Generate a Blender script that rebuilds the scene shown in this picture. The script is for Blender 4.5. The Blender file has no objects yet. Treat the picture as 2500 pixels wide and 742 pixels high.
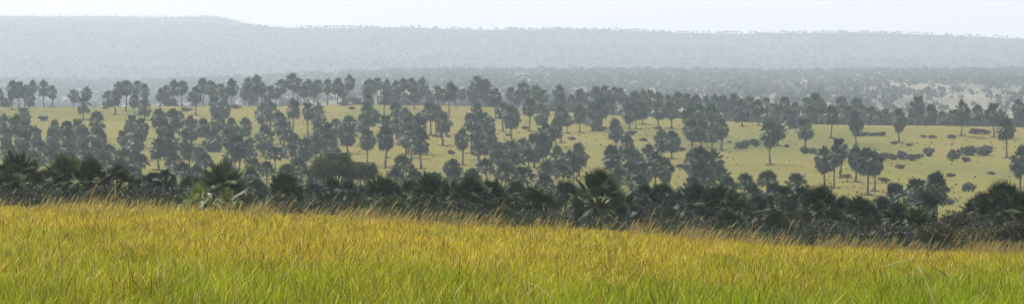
import bpy, math, random
import numpy as np
from mathutils import Vector, Matrix

R = random.Random(7)
NR = np.random.default_rng(11)
sc = bpy.context.scene
col = sc.collection

# ------------------------------------------------------------------ camera
F = 6944.0                     # focal length in pixels of the 2500 px wide photograph
YH = 150.0                     # image row of the horizon
cam_d = bpy.data.cameras.new('camera')
cam = bpy.data.objects.new('camera', cam_d)
col.objects.link(cam)
cam.location = (0, 0, 0)
cam.rotation_euler = (math.radians(90), 0, 0)
cam_d.sensor_width = 36.0
cam_d.lens = 36.0 * F / 2500.0
cam_d.shift_y = -(371.0 - YH) / 2500.0
cam_d.clip_start = 0.5
cam_d.clip_end = 40000
sc.camera = cam

# ------------------------------------------------------------------ light
CLOUD_MIN, CLOUD_MAX, CLOUD_COLOR = 0.65, 0.85, (4.95, 4.32, 4.6, 1)
SUN_EL, SUN_AZ = math.radians(56), math.radians(-52)     # azimuth from +Y (view direction), negative = left
w = bpy.data.worlds.new('World'); sc.world = w; w.use_nodes = True
wn = w.node_tree; bg = wn.nodes['Background']
sky = wn.nodes.new('ShaderNodeTexSky'); sky.sky_type = 'NISHITA'
sky.sun_disc = False; sky.sun_elevation = SUN_EL; sky.sun_rotation = SUN_AZ
sky.altitude = 600; sky.air_density = 1.0; sky.dust_density = 3.5; sky.ozone_density = 1.0
# thin milky cloud over the clear sky
tcw = wn.nodes.new('ShaderNodeTexCoord'); mpw = wn.nodes.new('ShaderNodeMapping'); mpw.inputs['Scale'].default_value = (1.6, 1.6, 5.0)
nw = wn.nodes.new('ShaderNodeTexNoise'); nw.inputs['Scale'].default_value = 2.2; nw.inputs['Detail'].default_value = 5
mrw = wn.nodes.new('ShaderNodeMapRange'); mrw.inputs[1].default_value = 0.3; mrw.inputs[2].default_value = 0.75; mrw.inputs[3].default_value = CLOUD_MIN; mrw.inputs[4].default_value = CLOUD_MAX
mxw = wn.nodes.new('ShaderNodeMix'); mxw.data_type = 'RGBA'; mxw.inputs[7].default_value = CLOUD_COLOR
wn.links.new(tcw.outputs['Generated'], mpw.inputs[0]); wn.links.new(mpw.outputs[0], nw.inputs[0]); wn.links.new(nw.outputs[0], mrw.inputs[0])
wn.links.new(mrw.outputs[0], mxw.inputs[0]); wn.links.new(sky.outputs[0], mxw.inputs[6])
wn.links.new(mxw.outputs[2], bg.inputs[0]); bg.inputs[1].default_value = 0.14
sd = bpy.data.lights.new('sun', 'SUN'); so = bpy.data.objects.new('sun', sd); col.objects.link(so)
sd.energy = 3.1; sd.angle = math.radians(0.6); sd.color = (1.0, 0.96, 0.91)
sv = Vector((math.cos(SUN_EL)*math.sin(SUN_AZ), math.cos(SUN_EL)*math.cos(SUN_AZ), math.sin(SUN_EL)))
so.rotation_euler = sv.to_track_quat('Z', 'Y').to_euler()
sc.view_settings.view_transform = 'Standard'; sc.view_settings.look = 'None'
sc.view_settings.gamma = 1.0; sc.view_settings.use_curve_mapping = False
sc.view_settings.exposure = 0.78
sc.render.engine = 'CYCLES'
sc.cycles.use_denoising = True; sc.cycles.denoising_prefilter = 'NONE'; sc.cycles.denoising_input_passes = 'RGB_ALBEDO_NORMAL'
sc.cycles.max_bounces = 6; sc.cycles.diffuse_bounces = 2; sc.cycles.glossy_bounces = 2
sc.cycles.transmission_bounces = 3; sc.cycles.volume_bounces = 1

HAZE_DENSITY = 1.38e-4

# ------------------------------------------------------------------ helpers
def tag(o, label=None, cat=None, group=None, kind=None):
    if label: o['label'] = label
    if cat: o['category'] = cat
    if group: o['group'] = group
    if kind: o['kind'] = kind
    return o

def mesh_np(name, verts, faces_flat, sizes, mats, colors=None, matidx=None, smooth=False):
    me = bpy.data.meshes.new(name)
    verts = np.asarray(verts, dtype=np.float32); ff = np.asarray(faces_flat, dtype=np.int32)
    sizes = np.asarray(sizes, dtype=np.int32)
    me.vertices.add(len(verts)); me.vertices.foreach_set('co', verts.ravel())
    me.loops.add(len(ff)); me.loops.foreach_set('vertex_index', ff)
    me.polygons.add(len(sizes))
    st = np.zeros(len(sizes), dtype=np.int32); st[1:] = np.cumsum(sizes)[:-1]
    me.polygons.foreach_set('loop_start', st)
    me.update(calc_edges=True)
    if colors is not None:
        a = me.attributes.new('tint', 'FLOAT_COLOR', 'POINT')
        c = np.ones((len(verts), 4), dtype=np.float32); c[:, :3] = colors
        a.data.foreach_set('color', c.ravel())
    for m in (mats if isinstance(mats, (list, tuple)) else [mats]): me.materials.append(m)
    if matidx is not None: me.polygons.foreach_set('material_index', np.asarray(matidx, dtype=np.int32))
    if smooth: me.polygons.foreach_set('use_smooth', np.ones(len(sizes), dtype=bool))
    return me

class MB:
    def __init__(s): s.v = []; s.f = []
    def add(s, vs, fs):
        n = len(s.v); s.v += [tuple(p) for p in vs]; s.f += [tuple(i+n for i in f) for f in fs]
    def mesh(s, name, mat, smooth=False):
        flat = [i for f in s.f for i in f]
        return mesh_np(name, np.array(s.v), flat, [len(f) for f in s.f], mat, smooth=smooth)

def obj(name, me, parent=None):
    o = bpy.data.objects.new(name, me); col.objects.link(o)
    if parent is not None: o.parent = parent
    return o

def tube(mb, pts, rad, sides=6):
    pts = [Vector(p) for p in pts]; rings = []
    for i, p in enumerate(pts):
        t = (pts[min(i+1, len(pts)-1)] - pts[max(i-1, 0)]).normalized()
        a = t.cross(Vector((0.3, 1, 0.1))).normalized(); b = t.cross(a)
        r = rad[i] if isinstance(rad, (list, tuple)) else rad
        rings.append([p + (a*math.cos(2*math.pi*k/sides) + b*math.sin(2*math.pi*k/sides))*r for k in range(sides)])
    vs = [p for ring in rings for p in ring]; fs = []
    for i in range(len(pts)-1):
        for k in range(sides):
            k2 = (k+1) % sides
            fs.append((i*sides+k, i*sides+k2, (i+1)*sides+k2, (i+1)*sides+k))
    fs.append(tuple(range(sides))[::-1]); fs.append(tuple((len(pts)-1)*sides+k for k in range(sides)))
    mb.add(vs, fs)

def vnoise(x, y, seed=0):
    """smooth value noise in -1..1 on numpy arrays"""
    xi = np.floor(x).astype(np.int64); yi = np.floor(y).astype(np.int64)
    xf = x - xi; yf = y - yi; xf = xf*xf*(3-2*xf); yf = yf*yf*(3-2*yf)
    def h(a, b):
        n = (a*374761393 + b*668265263 + seed*1442695041) & 0xffffffff
        n = ((n ^ (n >> 13)) * 1274126177) & 0xffffffff
        return ((n ^ (n >> 16)) & 0xffff) / 32767.5 - 1.0
    return (h(xi, yi)*(1-xf) + h(xi+1, yi)*xf)*(1-yf) + (h(xi, yi+1)*(1-xf) + h(xi+1, yi+1)*xf)*yf

# ------------------------------------------------------------------ the lie of the land
EU = [-400, 0, 300, 640, 900, 1250, 1600, 1900, 2200, 2500, 2900]
EV = [492, 495, 497, 512, 524, 540, 563, 585, 602, 608, 612]
CU = [-400, 0, 900, 1100, 1300, 1500, 1700, 1900, 2100, 2500, 2900]
CV = [264, 263, 256, 258, 270, 283, 294, 301, 305, 311, 314]
RU = [-400, 0, 250, 500, 600, 800, 1100, 1350, 1500, 1650, 1800, 2000, 2100, 2300, 2400, 2500, 2900]
RV = [44, 48, 54, 62, 65, 71, 70, 69, 72, 79, 84, 84, 81, 82, 86, 93, 104]
QU = [-400, 0, 250, 430, 510, 560, 620, 800, 2900]
QV = [36, 38, 41, 43, 42, 50, 64, 90, 130]
def crest_d(u): return 1290 - 200*np.clip((u-900)/1400, 0, 1)
def field(u):
    e = np.interp(u, EU, EV)
    h = (742 - e)/(F*(1/55.0 - 1/190.0)); s = (e-150)/F - h/190.0
    return h, s
GH = 1.35                       # grass height above the soil
def ground_z(X, D, detail=True):
    X = np.asarray(X, dtype=float); D = np.asarray(D, dtype=float)
    X, D = np.broadcast_arrays(X, D)
    Ds = np.maximum(D, 60.0)
    u = np.clip(1250 + F*X/Ds, -400, 2900)
    h, s = field(u)
    zf = -(h + s*D) - GH
    e = np.interp(u, EU, EV); c = np.interp(u, CU, CV); cd = crest_d(u)
    tl = np.clip((u-150)/1000, 0, 1); tl = tl*tl*(3-2*tl); mixl = lambda a, b: a*(1-tl) + b*tl
    t = np.clip(u/2500, 0, 1); r1 = np.interp(u, RU, RV); r2 = np.interp(u, QU, QV)
    ctl = [(190, e+GH*F/190), (215, e+38), (300, np.maximum(e+14, 528)), (450, 508+38*t), (600, 472+13*t),
           (836, 400+0*t), (990, 340+2*t), (cd*0.94, (c+ (340-c)*0.22)), (cd, c), (cd+90, c+3), (1650, c+30), (2100, mixl(300, 276)), (2600, mixl(286, 242)),
           (3500, mixl(260, 205)), (4300, mixl(226, 183)), (4700, mixl(208, 179)), (5200, mixl(194, 188)), (5700, mixl(182, 172)), (6600, mixl(150, 140)), (7300, r1+30), (7900, r1), (8200, r1+5), (8500, r1+6), (8950, r2), (9300, r2+5), (10600, r2+30)]
    y = np.full(X.shape, e+GH*F/190)
    for (d0, y0), (d1, y1) in zip(ctl[:-1], ctl[1:]):
        d0 = d0 + 0*D; d1 = d1 + 0*D
        k = np.clip((np.log(np.maximum(D, 1.0)) - np.log(d0))/(np.log(d1)-np.log(d0)), 0, 1)
        y = np.where(D >= d0, (y0+0*D)*(1-k) + (y1+0*D)*k, y)
    zc = -(y-YH)/F*D
    z = np.where(D <= 190, zf, zc)
    if detail:
        z = z + np.where(D > 230, 0.5*vnoise(X/60, D/60, 3) + 0.15*vnoise(X/14, D/14, 4), 0.05*vnoise(X/5, D/5, 5))
        z = z + np.where(D > 2000, 2.5*vnoise(X/220, D/260, 8), 0) + np.where(D > 6500, 5*vnoise(X/400, D/500, 9), 0)
    return z
def gz(x, d): return float(ground_z(np.array([x]), np.array([d]))[0])
def row_of(u, d):
    x = (u-1250)/F*d
    return YH - F*gz(x, d)/d

# ------------------------------------------------------------------ materials
def new_mat(name):
    m = bpy.data.materials.new(name); m.use_nodes = True
    nt = m.node_tree; return m, nt, nt.nodes['Principled BSDF'], nt.nodes['Material Output']
def N(nt, t, **k):
    n = nt.nodes.new(t)
    for a, b in k.items(): setattr(n, a, b)
    return n
def ramp(nt, stops):
    r = N(nt, 'ShaderNodeValToRGB'); e = r.color_ramp.elements
    while len(e) < len(stops): e.new(0.5)
    for x, (p, c) in zip(e, stops): x.position = p; x.color = (*c, 1)
    return r
def leaf_mat(name, c0, c1, c2, rough=0.5, trans=0.25, spec=0.5):
    m, nt, b, out = new_mat(name)
    geo = N(nt, 'ShaderNodeNewGeometry'); oi = N(nt, 'ShaderNodeObjectInfo')
    mx = N(nt, 'ShaderNodeMath', operation='MULTIPLY_ADD'); mx.inputs[1].default_value = 0.62
    ml = N(nt, 'ShaderNodeMath', operation='MULTIPLY'); ml.inputs[1].default_value = 0.38
    nt.links.new(oi.outputs['Random'], ml.inputs[0])
    nt.links.new(geo.outputs['Random Per Island'], mx.inputs[0]); nt.links.new(ml.outputs[0], mx.inputs[2])
    r = ramp(nt, [(0.0, c0), (0.55, c1), (1.0, c2)]); nt.links.new(mx.outputs[0], r.inputs[0])
    nt.links.new(r.outputs[0], b.inputs['Base Color'])
    b.inputs['Roughness'].default_value = rough; b.inputs['Specular IOR Level'].default_value = spec
    tr = N(nt, 'ShaderNodeBsdfTranslucent'); nt.links.new(r.outputs[0], tr.inputs[0])
    ms = N(nt, 'ShaderNodeMixShader'); ms.inputs[0].default_value = trans
    nt.links.new(b.outputs[0], ms.inputs[1]); nt.links.new(tr.outputs[0], ms.inputs[2]); nt.links.new(ms.outputs[0], out.inputs[0])
    return m
def bark_mat(name, c0, c1, scale=3.0):
    m, nt, b, out = new_mat(name)
    tc = N(nt, 'ShaderNodeTexCoord'); mp = N(nt, 'ShaderNodeMapping'); mp.inputs['Scale'].default_value = (scale, scale, scale*6)
    n = N(nt, 'ShaderNodeTexNoise'); n.inputs['Scale'].default_value = 2.0; n.inputs['Detail'].default_value = 4
    nt.links.new(tc.outputs['Object'], mp.inputs[0]); nt.links.new(mp.outputs[0], n.inputs[0])
    r = ramp(nt, [(0.3, c0), (0.7, c1)]); nt.links.new(n.outputs[0], r.inputs[0]); nt.links.new(r.outputs[0], b.inputs['Base Color'])
    b.inputs['Roughness'].default_value = 0.9
    return m

M_palm = leaf_mat('palm_leaf', (0.010, 0.030, 0.017), (0.022, 0.052, 0.029), (0.062, 0.104, 0.056), 0.55, 0.15, 0.28)
M_young = leaf_mat('young_palm_leaf', (0.010, 0.022, 0.006), (0.026, 0.046, 0.011), (0.078, 0.108, 0.028), 0.60, 0.20, 0.25)
M_lime = leaf_mat('fresh_palm_leaf', (0.07, 0.12, 0.02), (0.13, 0.19, 0.03), (0.20, 0.26, 0.05), 0.45, 0.25)
M_dead = leaf_mat('dead_frond', (0.032, 0.026, 0.021), (0.060, 0.050, 0.041), (0.15, 0.13, 0.11), 0.7, 0.1, 0.3)
M_pale = leaf_mat('bleached_frond', (0.40, 0.38, 0.29), (0.50, 0.48, 0.38), (0.60, 0.57, 0.48), 0.6, 0.1)
M_trunk = bark_mat('palm_bark', (0.050, 0.043, 0.038), (0.125, 0.108, 0.094))
M_bark = bark_mat('tree_bark', (0.06, 0.05, 0.04), (0.13, 0.11, 0.09))
M_acacia = leaf_mat('acacia_leaf', (0.028, 0.045, 0.014), (0.048, 0.070, 0.022), (0.085, 0.108, 0.036), 0.6, 0.25, 0.3)
M_shrub = leaf_mat('shrub_leaf', (0.022, 0.032, 0.020), (0.038, 0.050, 0.032), (0.070, 0.082, 0.052), 0.6, 0.15, 0.3)
M_brush = leaf_mat('brush_leaf', (0.030, 0.040, 0.012), (0.050, 0.060, 0.018), (0.085, 0.092, 0.032), 0.6, 0.2, 0.3)
M_bush = leaf_mat('bush_leaf', (0.010, 0.020, 0.006), (0.022, 0.036, 0.011), (0.052, 0.072, 0.023), 0.6, 0.2, 0.3)
M_far = leaf_mat('far_leaf', (0.022, 0.034, 0.02), (0.04, 0.055, 0.03), (0.07, 0.085, 0.045), 0.7, 0.1, 0.2)

def attr_mat(name, rough=0.55, trans=0.35):
    m, nt, b, out = new_mat(name)
    a = N(nt, 'ShaderNodeAttribute'); a.attribute_name = 'tint'
    nt.links.new(a.outputs['Color'], b.inputs['Base Color']); b.inputs['Roughness'].default_value = rough
    b.inputs['Specular IOR Level'].default_value = 0.08
    tr = N(nt, 'ShaderNodeBsdfTranslucent'); nt.links.new(a.outputs['Color'], tr.inputs[0])
    ms = N(nt, 'ShaderNodeMixShader'); ms.inputs[0].default_value = trans
    nt.links.new(b.outputs[0], ms.inputs[1]); nt.links.new(tr.outputs[0], ms.inputs[2]); nt.links.new(ms.outputs[0], out.inputs[0])
    return m
M_grass = attr_mat('grass_blades')
M_tuft = attr_mat('slope_tufts', 0.8, 0.2)

# ground: soil under the tall grass, sunlit savanna slope, far plain, wooded ridge
def ground_mat():
    m, nt, b, out = new_mat('savanna_ground')
    L = nt.links
    tc = N(nt, 'ShaderNodeTexCoord'); sep = N(nt, 'ShaderNodeSeparateXYZ'); L.new(tc.outputs['Object'], sep.inputs[0])
    def noise(scale, det=5, sx=1, sy=1):
        mp = N(nt, 'ShaderNodeMapping'); mp.inputs['Scale'].default_value = (scale*sx, scale*sy, scale)
        L.new(tc.outputs['Object'], mp.inputs[0])
        n = N(nt, 'ShaderNodeTexNoise'); n.inputs['Scale'].default_value = 1; n.inputs['Detail'].default_value = det
        n.inputs['Roughness'].default_value = 0.6
        L.new(mp.outputs[0], n.inputs[0]); return n.outputs[0]
    def mixc(fac, a, bb):
        x = N(nt, 'ShaderNodeMix', data_type='RGBA')
        if isinstance(fac, float): x.inputs[0].default_value = fac
        else: L.new(fac, x.inputs[0])
        for s_, v in ((6, a), (7, bb)):
            if isinstance(v, tuple): x.inputs[s_].default_value = (*v, 1)
            else: L.new(v, x.inputs[s_])
        return x.outputs[2]
    def step(val, a, bb):
        mr = N(nt, 'ShaderNodeMapRange'); mr.inputs[1].default_value = a; mr.inputs[2].default_value = bb
        mr.interpolation_type = 'SMOOTHSTEP'; L.new(val, mr.inputs[0]); return mr.outputs[0]
    straw = (0.140, 0.128, 0.024); green = (0.098, 0.106, 0.018); dry = (0.160, 0.120, 0.040); dark = (0.058, 0.066, 0.016)
    slope = mixc(step(noise(0.011, 4, 1, 0.5), 0.40, 0.62), straw, green)
    slope = mixc(step(noise(0.03, 5, 1, .45), 0.52, 0.75), slope, dry)
    fine = N(nt, 'ShaderNodeMath', operation='MULTIPLY'); L.new(step(noise(0.45, 6, 1, 0.3), 0.48, 0.80), fine.inputs[0]); fine.inputs[1].default_value = 0.8
    slope = mixc(fine.outputs[0], slope, dark)
    soil = mixc(noise(0.8), (0.07, 0.08, 0.015), (0.11, 0.10, 0.02))
    plain = mixc(step(noise(0.012, 6, 1, .25), 0.38, 0.64), (0.155, 0.14, 0.085), (0.06, 0.07, 0.04))
    ridge = mixc(step(noise(0.006, 6, 1, .5), 0.4, 0.65), (0.025, 0.035, 0.025), (0.040, 0.048, 0.034))
    y = sep.outputs[1]
    under = mixc(noise(0.5), (0.035, 0.040, 0.015), (0.075, 0.080, 0.028))
    c = mixc(step(y, 188, 198), soil, under)
    c = mixc(step(y, 380, 520), c, slope)
    c = mixc(step(y, 1450, 1700), c, plain)
    c = mixc(step(y, 4600, 5200), c, ridge)
    L.new(c, b.inputs['Base Color']); b.inputs['Roughness'].default_value = 0.95; b.inputs['Specular IOR Level'].default_value = 0.1
    bp = N(nt, 'ShaderNodeBump'); bp.inputs['Strength'].default_value = 0.6; bp.inputs['Distance'].default_value = 0.5
    L.new(noise(0.6, 6), bp.inputs['Height']); L.new(bp.outputs[0], b.inputs['Normal'])
    return m
M_ground = ground_mat()

# ------------------------------------------------------------------ ground sheet
def build_ground():
    ds = np.concatenate([np.linspace(-80, 40, 13), np.arange(46, 230, 4.0), np.geomspace(232, 1500, 150), np.geomspace(1510, 10500, 190)])
    vs = np.linspace(-1, 1, 281); vs = np.sign(vs)*np.abs(vs)**1.35
    D, V = np.meshgrid(ds, vs, indexing='ij')
    X = V*(D*0.42 + 90)
    Z = ground_z(X, D)
    verts = np.stack([X, D, Z], -1).reshape(-1, 3)
    nr, nc = D.shape
    i = np.arange(nr-1)[:, None]*nc + np.arange(nc-1)[None, :]
    q = np.stack([i, i+1, i+nc+1, i+nc], -1).reshape(-1)
    me = mesh_np('ground', verts, q, np.full((nr-1)*(nc-1), 4), M_ground, smooth=True)
    return tag(obj('ground', me), 'rolling savanna ground from the grass field to the far blue ridge', kind='structure')
build_ground()

# ------------------------------------------------------------------ haze
def build_haze():
    mb = MB()
    x0, x1, y0, y1, z0, z1 = -6400, 6400, -120, 10600, -420, 162
    vs = [(x0, y0, z0), (x1, y0, z0), (x1, y1, z0), (x0, y1, z0), (x0, y0, z1), (x1, y0, z1), (x1, y1, z1), (x0, y1, z1)]
    mb.add(vs, [(0, 3, 2, 1), (4, 5, 6, 7), (0, 1, 5, 4), (1, 2, 6, 5), (2, 3, 7, 6), (3, 0, 4, 7)])
    m = bpy.data.materials.new('haze'); m.use_nodes = True; nt = m.node_tree
    nt.nodes.remove(nt.nodes['Principled BSDF'])
    pv = nt.nodes.new('ShaderNodeVolumePrincipled')
    pv.inputs['Color'].default_value = (0.77, 0.905, 1.0, 1); pv.inputs['Density'].default_value = HAZE_DENSITY
    pv.inputs['Anisotropy'].default_value = 0.35
    nt.links.new(pv.outputs[0], nt.nodes['Material Output'].inputs['Volume'])
    tag(obj('haze', mb.mesh('haze', m)), 'pale blue haze lying over the whole plain', kind='stuff')
build_haze()

# ------------------------------------------------------------------ palm meshes
def fan(mb, c, d, nrm, rad, nseg, arc, droop, rr, narrow=1.0, mid=0.58):
    """costapalmate blade: pleated segments that radiate from the leaf stalk's end and are free at their tips"""
    d = d.normalized(); nrm = (nrm - d*nrm.dot(d)).normalized(); e2 = nrm.cross(d)
    vs = [c]; fs = []
    da = arc/nseg
    for k in range(nseg):
        a = -arc/2 + da*(k+0.5) + rr.uniform(-.2, .2)*da
        L = rad*(0.78 + 0.22*math.cos(a*0.8))*rr.uniform(0.88, 1.06)
        dr = d*math.cos(a) + e2*math.sin(a); sd_ = -d*math.sin(a) + e2*math.cos(a)
        wd = L*mid*math.tan(da/2)*narrow
        m = c + dr*L*mid
        sag = Vector((0, 0, -droop*L*(0.4+0.6*rr.random())))
        tip = c + dr*L + sag + nrm*rr.uniform(-.06, .06)*L
        n0 = len(vs)
        vs += [m + sd_*wd - nrm*0.05*L + sag*0.2, tip, m - sd_*wd - nrm*0.05*L + sag*0.2, m + nrm*0.02*L + sag*0.2]
        fs += [(0, n0+3, n0), (0, n0+2, n0+3), (n0, n0+3, n0+1), (n0+3, n0+2, n0+1)]
    mb.add(vs, fs)

INFO = {}
def crown_mesh(seed, nleaf, nseg, mat, young=False):
    """crown about 6 m wide around its growing point; leaf stalks then fan blades"""
    rr = random.Random(seed); mb = MB()
    full = rr.uniform(-80, -62); lob = [rr.uniform(0, 6.28) for _ in range(3)]
    for i in range(nleaf):
        t = (i+0.5)/nleaf
        az = i*2.39996 + rr.uniform(-.35, .35)
        el = math.radians(84 + (full-84)*t**0.85 + rr.uniform(-9, 9))
        if young: el = math.radians(86 - 92*t**0.95 + rr.uniform(-7, 7))
        d = Vector((math.cos(az)*math.cos(el), math.sin(az)*math.cos(el), math.sin(el)))
        pet = rr.uniform(1.25, 1.85)*(1.25 if young else 1.0)*(1.0 - 0.22*max(0, math.sin(el)))
        pet *= 1 + 0.13*math.sin(2*az + lob[0])
        if not young and el < -0.6: pet *= 1.1
        rad = rr.uniform(1.05, 1.35)*(1.2 if young else 1.0)
        c = d*pet + Vector((0, 0, -0.10*pet*(1-math.sin(el))))
        up = Vector((0, 0, 1)) if abs(d.z) < 0.93 else Vector((math.cos(az), math.sin(az), 0))*-1
        nrm = Matrix.Rotation(rr.uniform(-0.9, 0.9), 3, d) @ up
        d2 = (d + Vector((0, 0, -0.45 if el < 0.5 else -0.15))).normalized()
        fan(mb, c, d2, nrm, rad, nseg, math.radians(rr.uniform(230, 290) if not young else rr.uniform(170, 230)),
            rr.uniform(0.02, 0.22) if not young else rr.uniform(0, .12), rr, narrow=0.85 if young else 1.0, mid=0.58 if not young else .5)
        tube(mb, [(0, 0, -0.1), tuple(c*0.5 + Vector((0, 0, 0.08))), tuple(c)], [0.07, 0.045, 0.03], 3)
    v = np.array(mb.v); q = np.percentile(np.hypot(v[:, 0], v[:, 1]), 97)
    me = mb.mesh('palm_crown', mat); INFO[me.name] = (2*q, float(np.percentile(v[:, 2], 99.3))); return me

def dead_mesh(seed, n, nseg, young=False):
    """skirt of hanging brown fronds and old leaf bases under the crown"""
    rr = random.Random(seed); mb = MB()
    for i in range(n):
        az = i*2.39996 + rr.uniform(-.5, .5); el = math.radians(rr.uniform(-82, -48) if not young else rr.uniform(-35, 12))
        d = Vector((math.cos(az)*math.cos(el), math.sin(az)*math.cos(el), math.sin(el)))
        pet = rr.uniform(0.9, 1.9)*(1.2 if young else 1)
        c = d*pet
        nrm = Vector((math.cos(az), math.sin(az), 0.4))
        fan(mb, c, Vector((d.x*0.5, d.y*0.5, -1)), nrm, rr.uniform(0.8, 1.3), nseg, math.radians(rr.uniform(60, 150)), 0.1, rr, 0.8)
        tube(mb, [(0, 0, -0.2), tuple(c)], [0.06, 0.03], 3)
    if not young:
        tube(mb, [(0, 0, 0.3), (0, 0, -0.9), (0, 0, -2.3)], [0.45, 0.50, 0.22], 7)
    else:
        tube(mb, [(0, 0, 0.2), (0, 0, -0.6), (0, 0, -1.1)], [0.30, 0.42, 0.36], 7)
    return mb.mesh('palm_dead_fronds', M_dead)

def trunk_mesh(seed):
    rr = random.Random(seed); mb = MB(); pts = []; rad = []
    bx, by = rr.uniform(-.3, .3), rr.uniform(-.3, .3)
    for k in range(9):
        t = k/8
        pts.append((bx*math.sin(t*math.pi), by*math.sin(t*math.pi), t))
        rad.append(0.16*(1-t)**8 + 0.185 + 0.05*math.exp(-((t-0.62)/0.2)**2) - 0.03*t)
    tube(mb, pts, rad, 8)
    return mb.mesh('palm_trunk', M_trunk, smooth=True)

CR_MID = [crown_mesh(100+i, R.choice([42, 46, 52]), 11, M_palm) for i in range(7)]
CR_NEAR = [crown_mesh(200+i, R.choice([44, 52]), 28, M_young, True) for i in range(6)]
CR_BELT = [crown_mesh(300+i, R.choice([42, 48]), 18, M_palm, True) for i in range(5)]
CR_LIME = crown_mesh(400, 22, 30, M_lime, True)
DEAD_MID = [dead_mesh(500+i, R.choice([7, 9, 11]), 7) for i in range(4)]
DEAD_NEAR = [dead_mesh(600+i, R.choice([6, 9]), 16, True) for i in range(4)]
TRUNKS = [trunk_mesh(700+i) for i in range(4)]

def solve_row(u, y):
    """distance at which the slope shows at image row y"""
    a, b = 300.0, float(crest_d(u))
    if y <= row_of(u, b) + 0.5: return b + R.uniform(15, 110)
    for _ in range(30):
        m = (a+b)/2
        if row_of(u, m) > y: a = m
        else: b = m
    return (a+b)/2
def solve_height(u, top, H):
    a, b = 250.0, float(crest_d(u))
    f = lambda d: row_of(u, d) - F*H/d - top
    if f(b) > 0: return b + R.uniform(15, 110)
    for _ in range(30):
        m = (a+b)/2
        if f(m) > 0: a = m
        else: b = m
    return (a+b)/2

MASS = []; FEET = []
def palm(u, top, wpx, base, label, group, kind='mid', dist=None, lean=None):
    if dist: D = dist
    elif base: D = solve_row(u, base)
    elif 'skyline' in group: D = float(crest_d(u)) + R.uniform(10, 120)
    elif kind == 'mid' and top > 234:
        D = min(max(F*5.2/wpx, 330.0), float(crest_d(u))*0.99); hh = (row_of(u, D)-top)*D/F
        if hh > 13: D = solve_height(u, top, 13)
        elif hh < 7: D = solve_height(u, top, 7)
    else: D = solve_height(u, top, 11.5 if kind == 'mid' else 6.5)
    D *= 1 + R.uniform(-.004, .004)
    x = (u-1250)/F*D; g = gz(x, D); ztop = -(top-YH)/F*D
    W = wpx*D/F
    cm = {'mid': R.choice(CR_MID), 'near': R.choice(CR_NEAR), 'belt': R.choice(CR_BELT), 'lime': CR_LIME}[kind]
    cw, upx = INFO[cm.name]; s = W/cw
    sz = s*R.uniform(1.02, 1.2)*(1.08 if kind == 'mid' else 1.0)
    zc = ztop - upx*sz
    h = zc - g
    hmin = 0.7 if kind != 'mid' else 2.5
    if h < hmin:
        g2 = h - hmin; h = hmin; zc = g + h
        if kind != 'mid':
            sz = max(0.6*s, (ztop - zc)/upx)
    r = max(0.8, s*1.0)*R.uniform(0.85, 1.1)
    if kind == 'mid': r *= 1.05
    k = s*R.uniform(.8, 1.05); tr, dmm = R.choice(TRUNKS), R.choice(DEAD_MID if kind == 'mid' else DEAD_NEAR)
    dz = min(sz, max(.3, h/1.2)) if kind != 'mid' else sz*R.uniform(.85, 1.1)
    parts = [('trunk', tr, (0, 0, 0), (r, r, h + 0.15), (0, 0, R.uniform(0, 6.28))),
             ('crown', cm, (0, 0, h + 0.15), (s, s, sz), (R.uniform(-.08, .08), R.uniform(-.08, .08), R.uniform(0, 6.28))),
             ('dead_fronds', dmm, (0, 0, h + 0.15), (k, k, dz), (0, 0, R.uniform(0, 6.28)))]
    if kind == 'mid': FEET.append((x, D))
    lean = lean or R.gauss(0, 0.022)
    if label is None:
        for nm, me, lo, sl, ro in parts:
            M = Matrix.LocRotScale(Vector((x, D, g-.15)) + Vector(lo), Matrix.Rotation(ro[2], 3, 'Z'), Vector(sl))
            MASS.append((me, np.array(M)))
        return None
    root = bpy.data.objects.new('borassus_palm' if kind != 'lime' else 'young_fan_palm', None); col.objects.link(root)
    root.location = (x, D, g - 0.15); root.empty_display_size = 0.5
    tag(root, label, 'palm tree', group)
    for nm, me, lo, sl, ro in parts:
        if kind == 'lime' and nm == 'dead_fronds': continue
        o = obj(nm, me, root); o.location = lo; o.scale = sl; o.rotation_euler = ro
    if lean: root.rotation_euler = (0, lean, 0)
    return root

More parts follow.
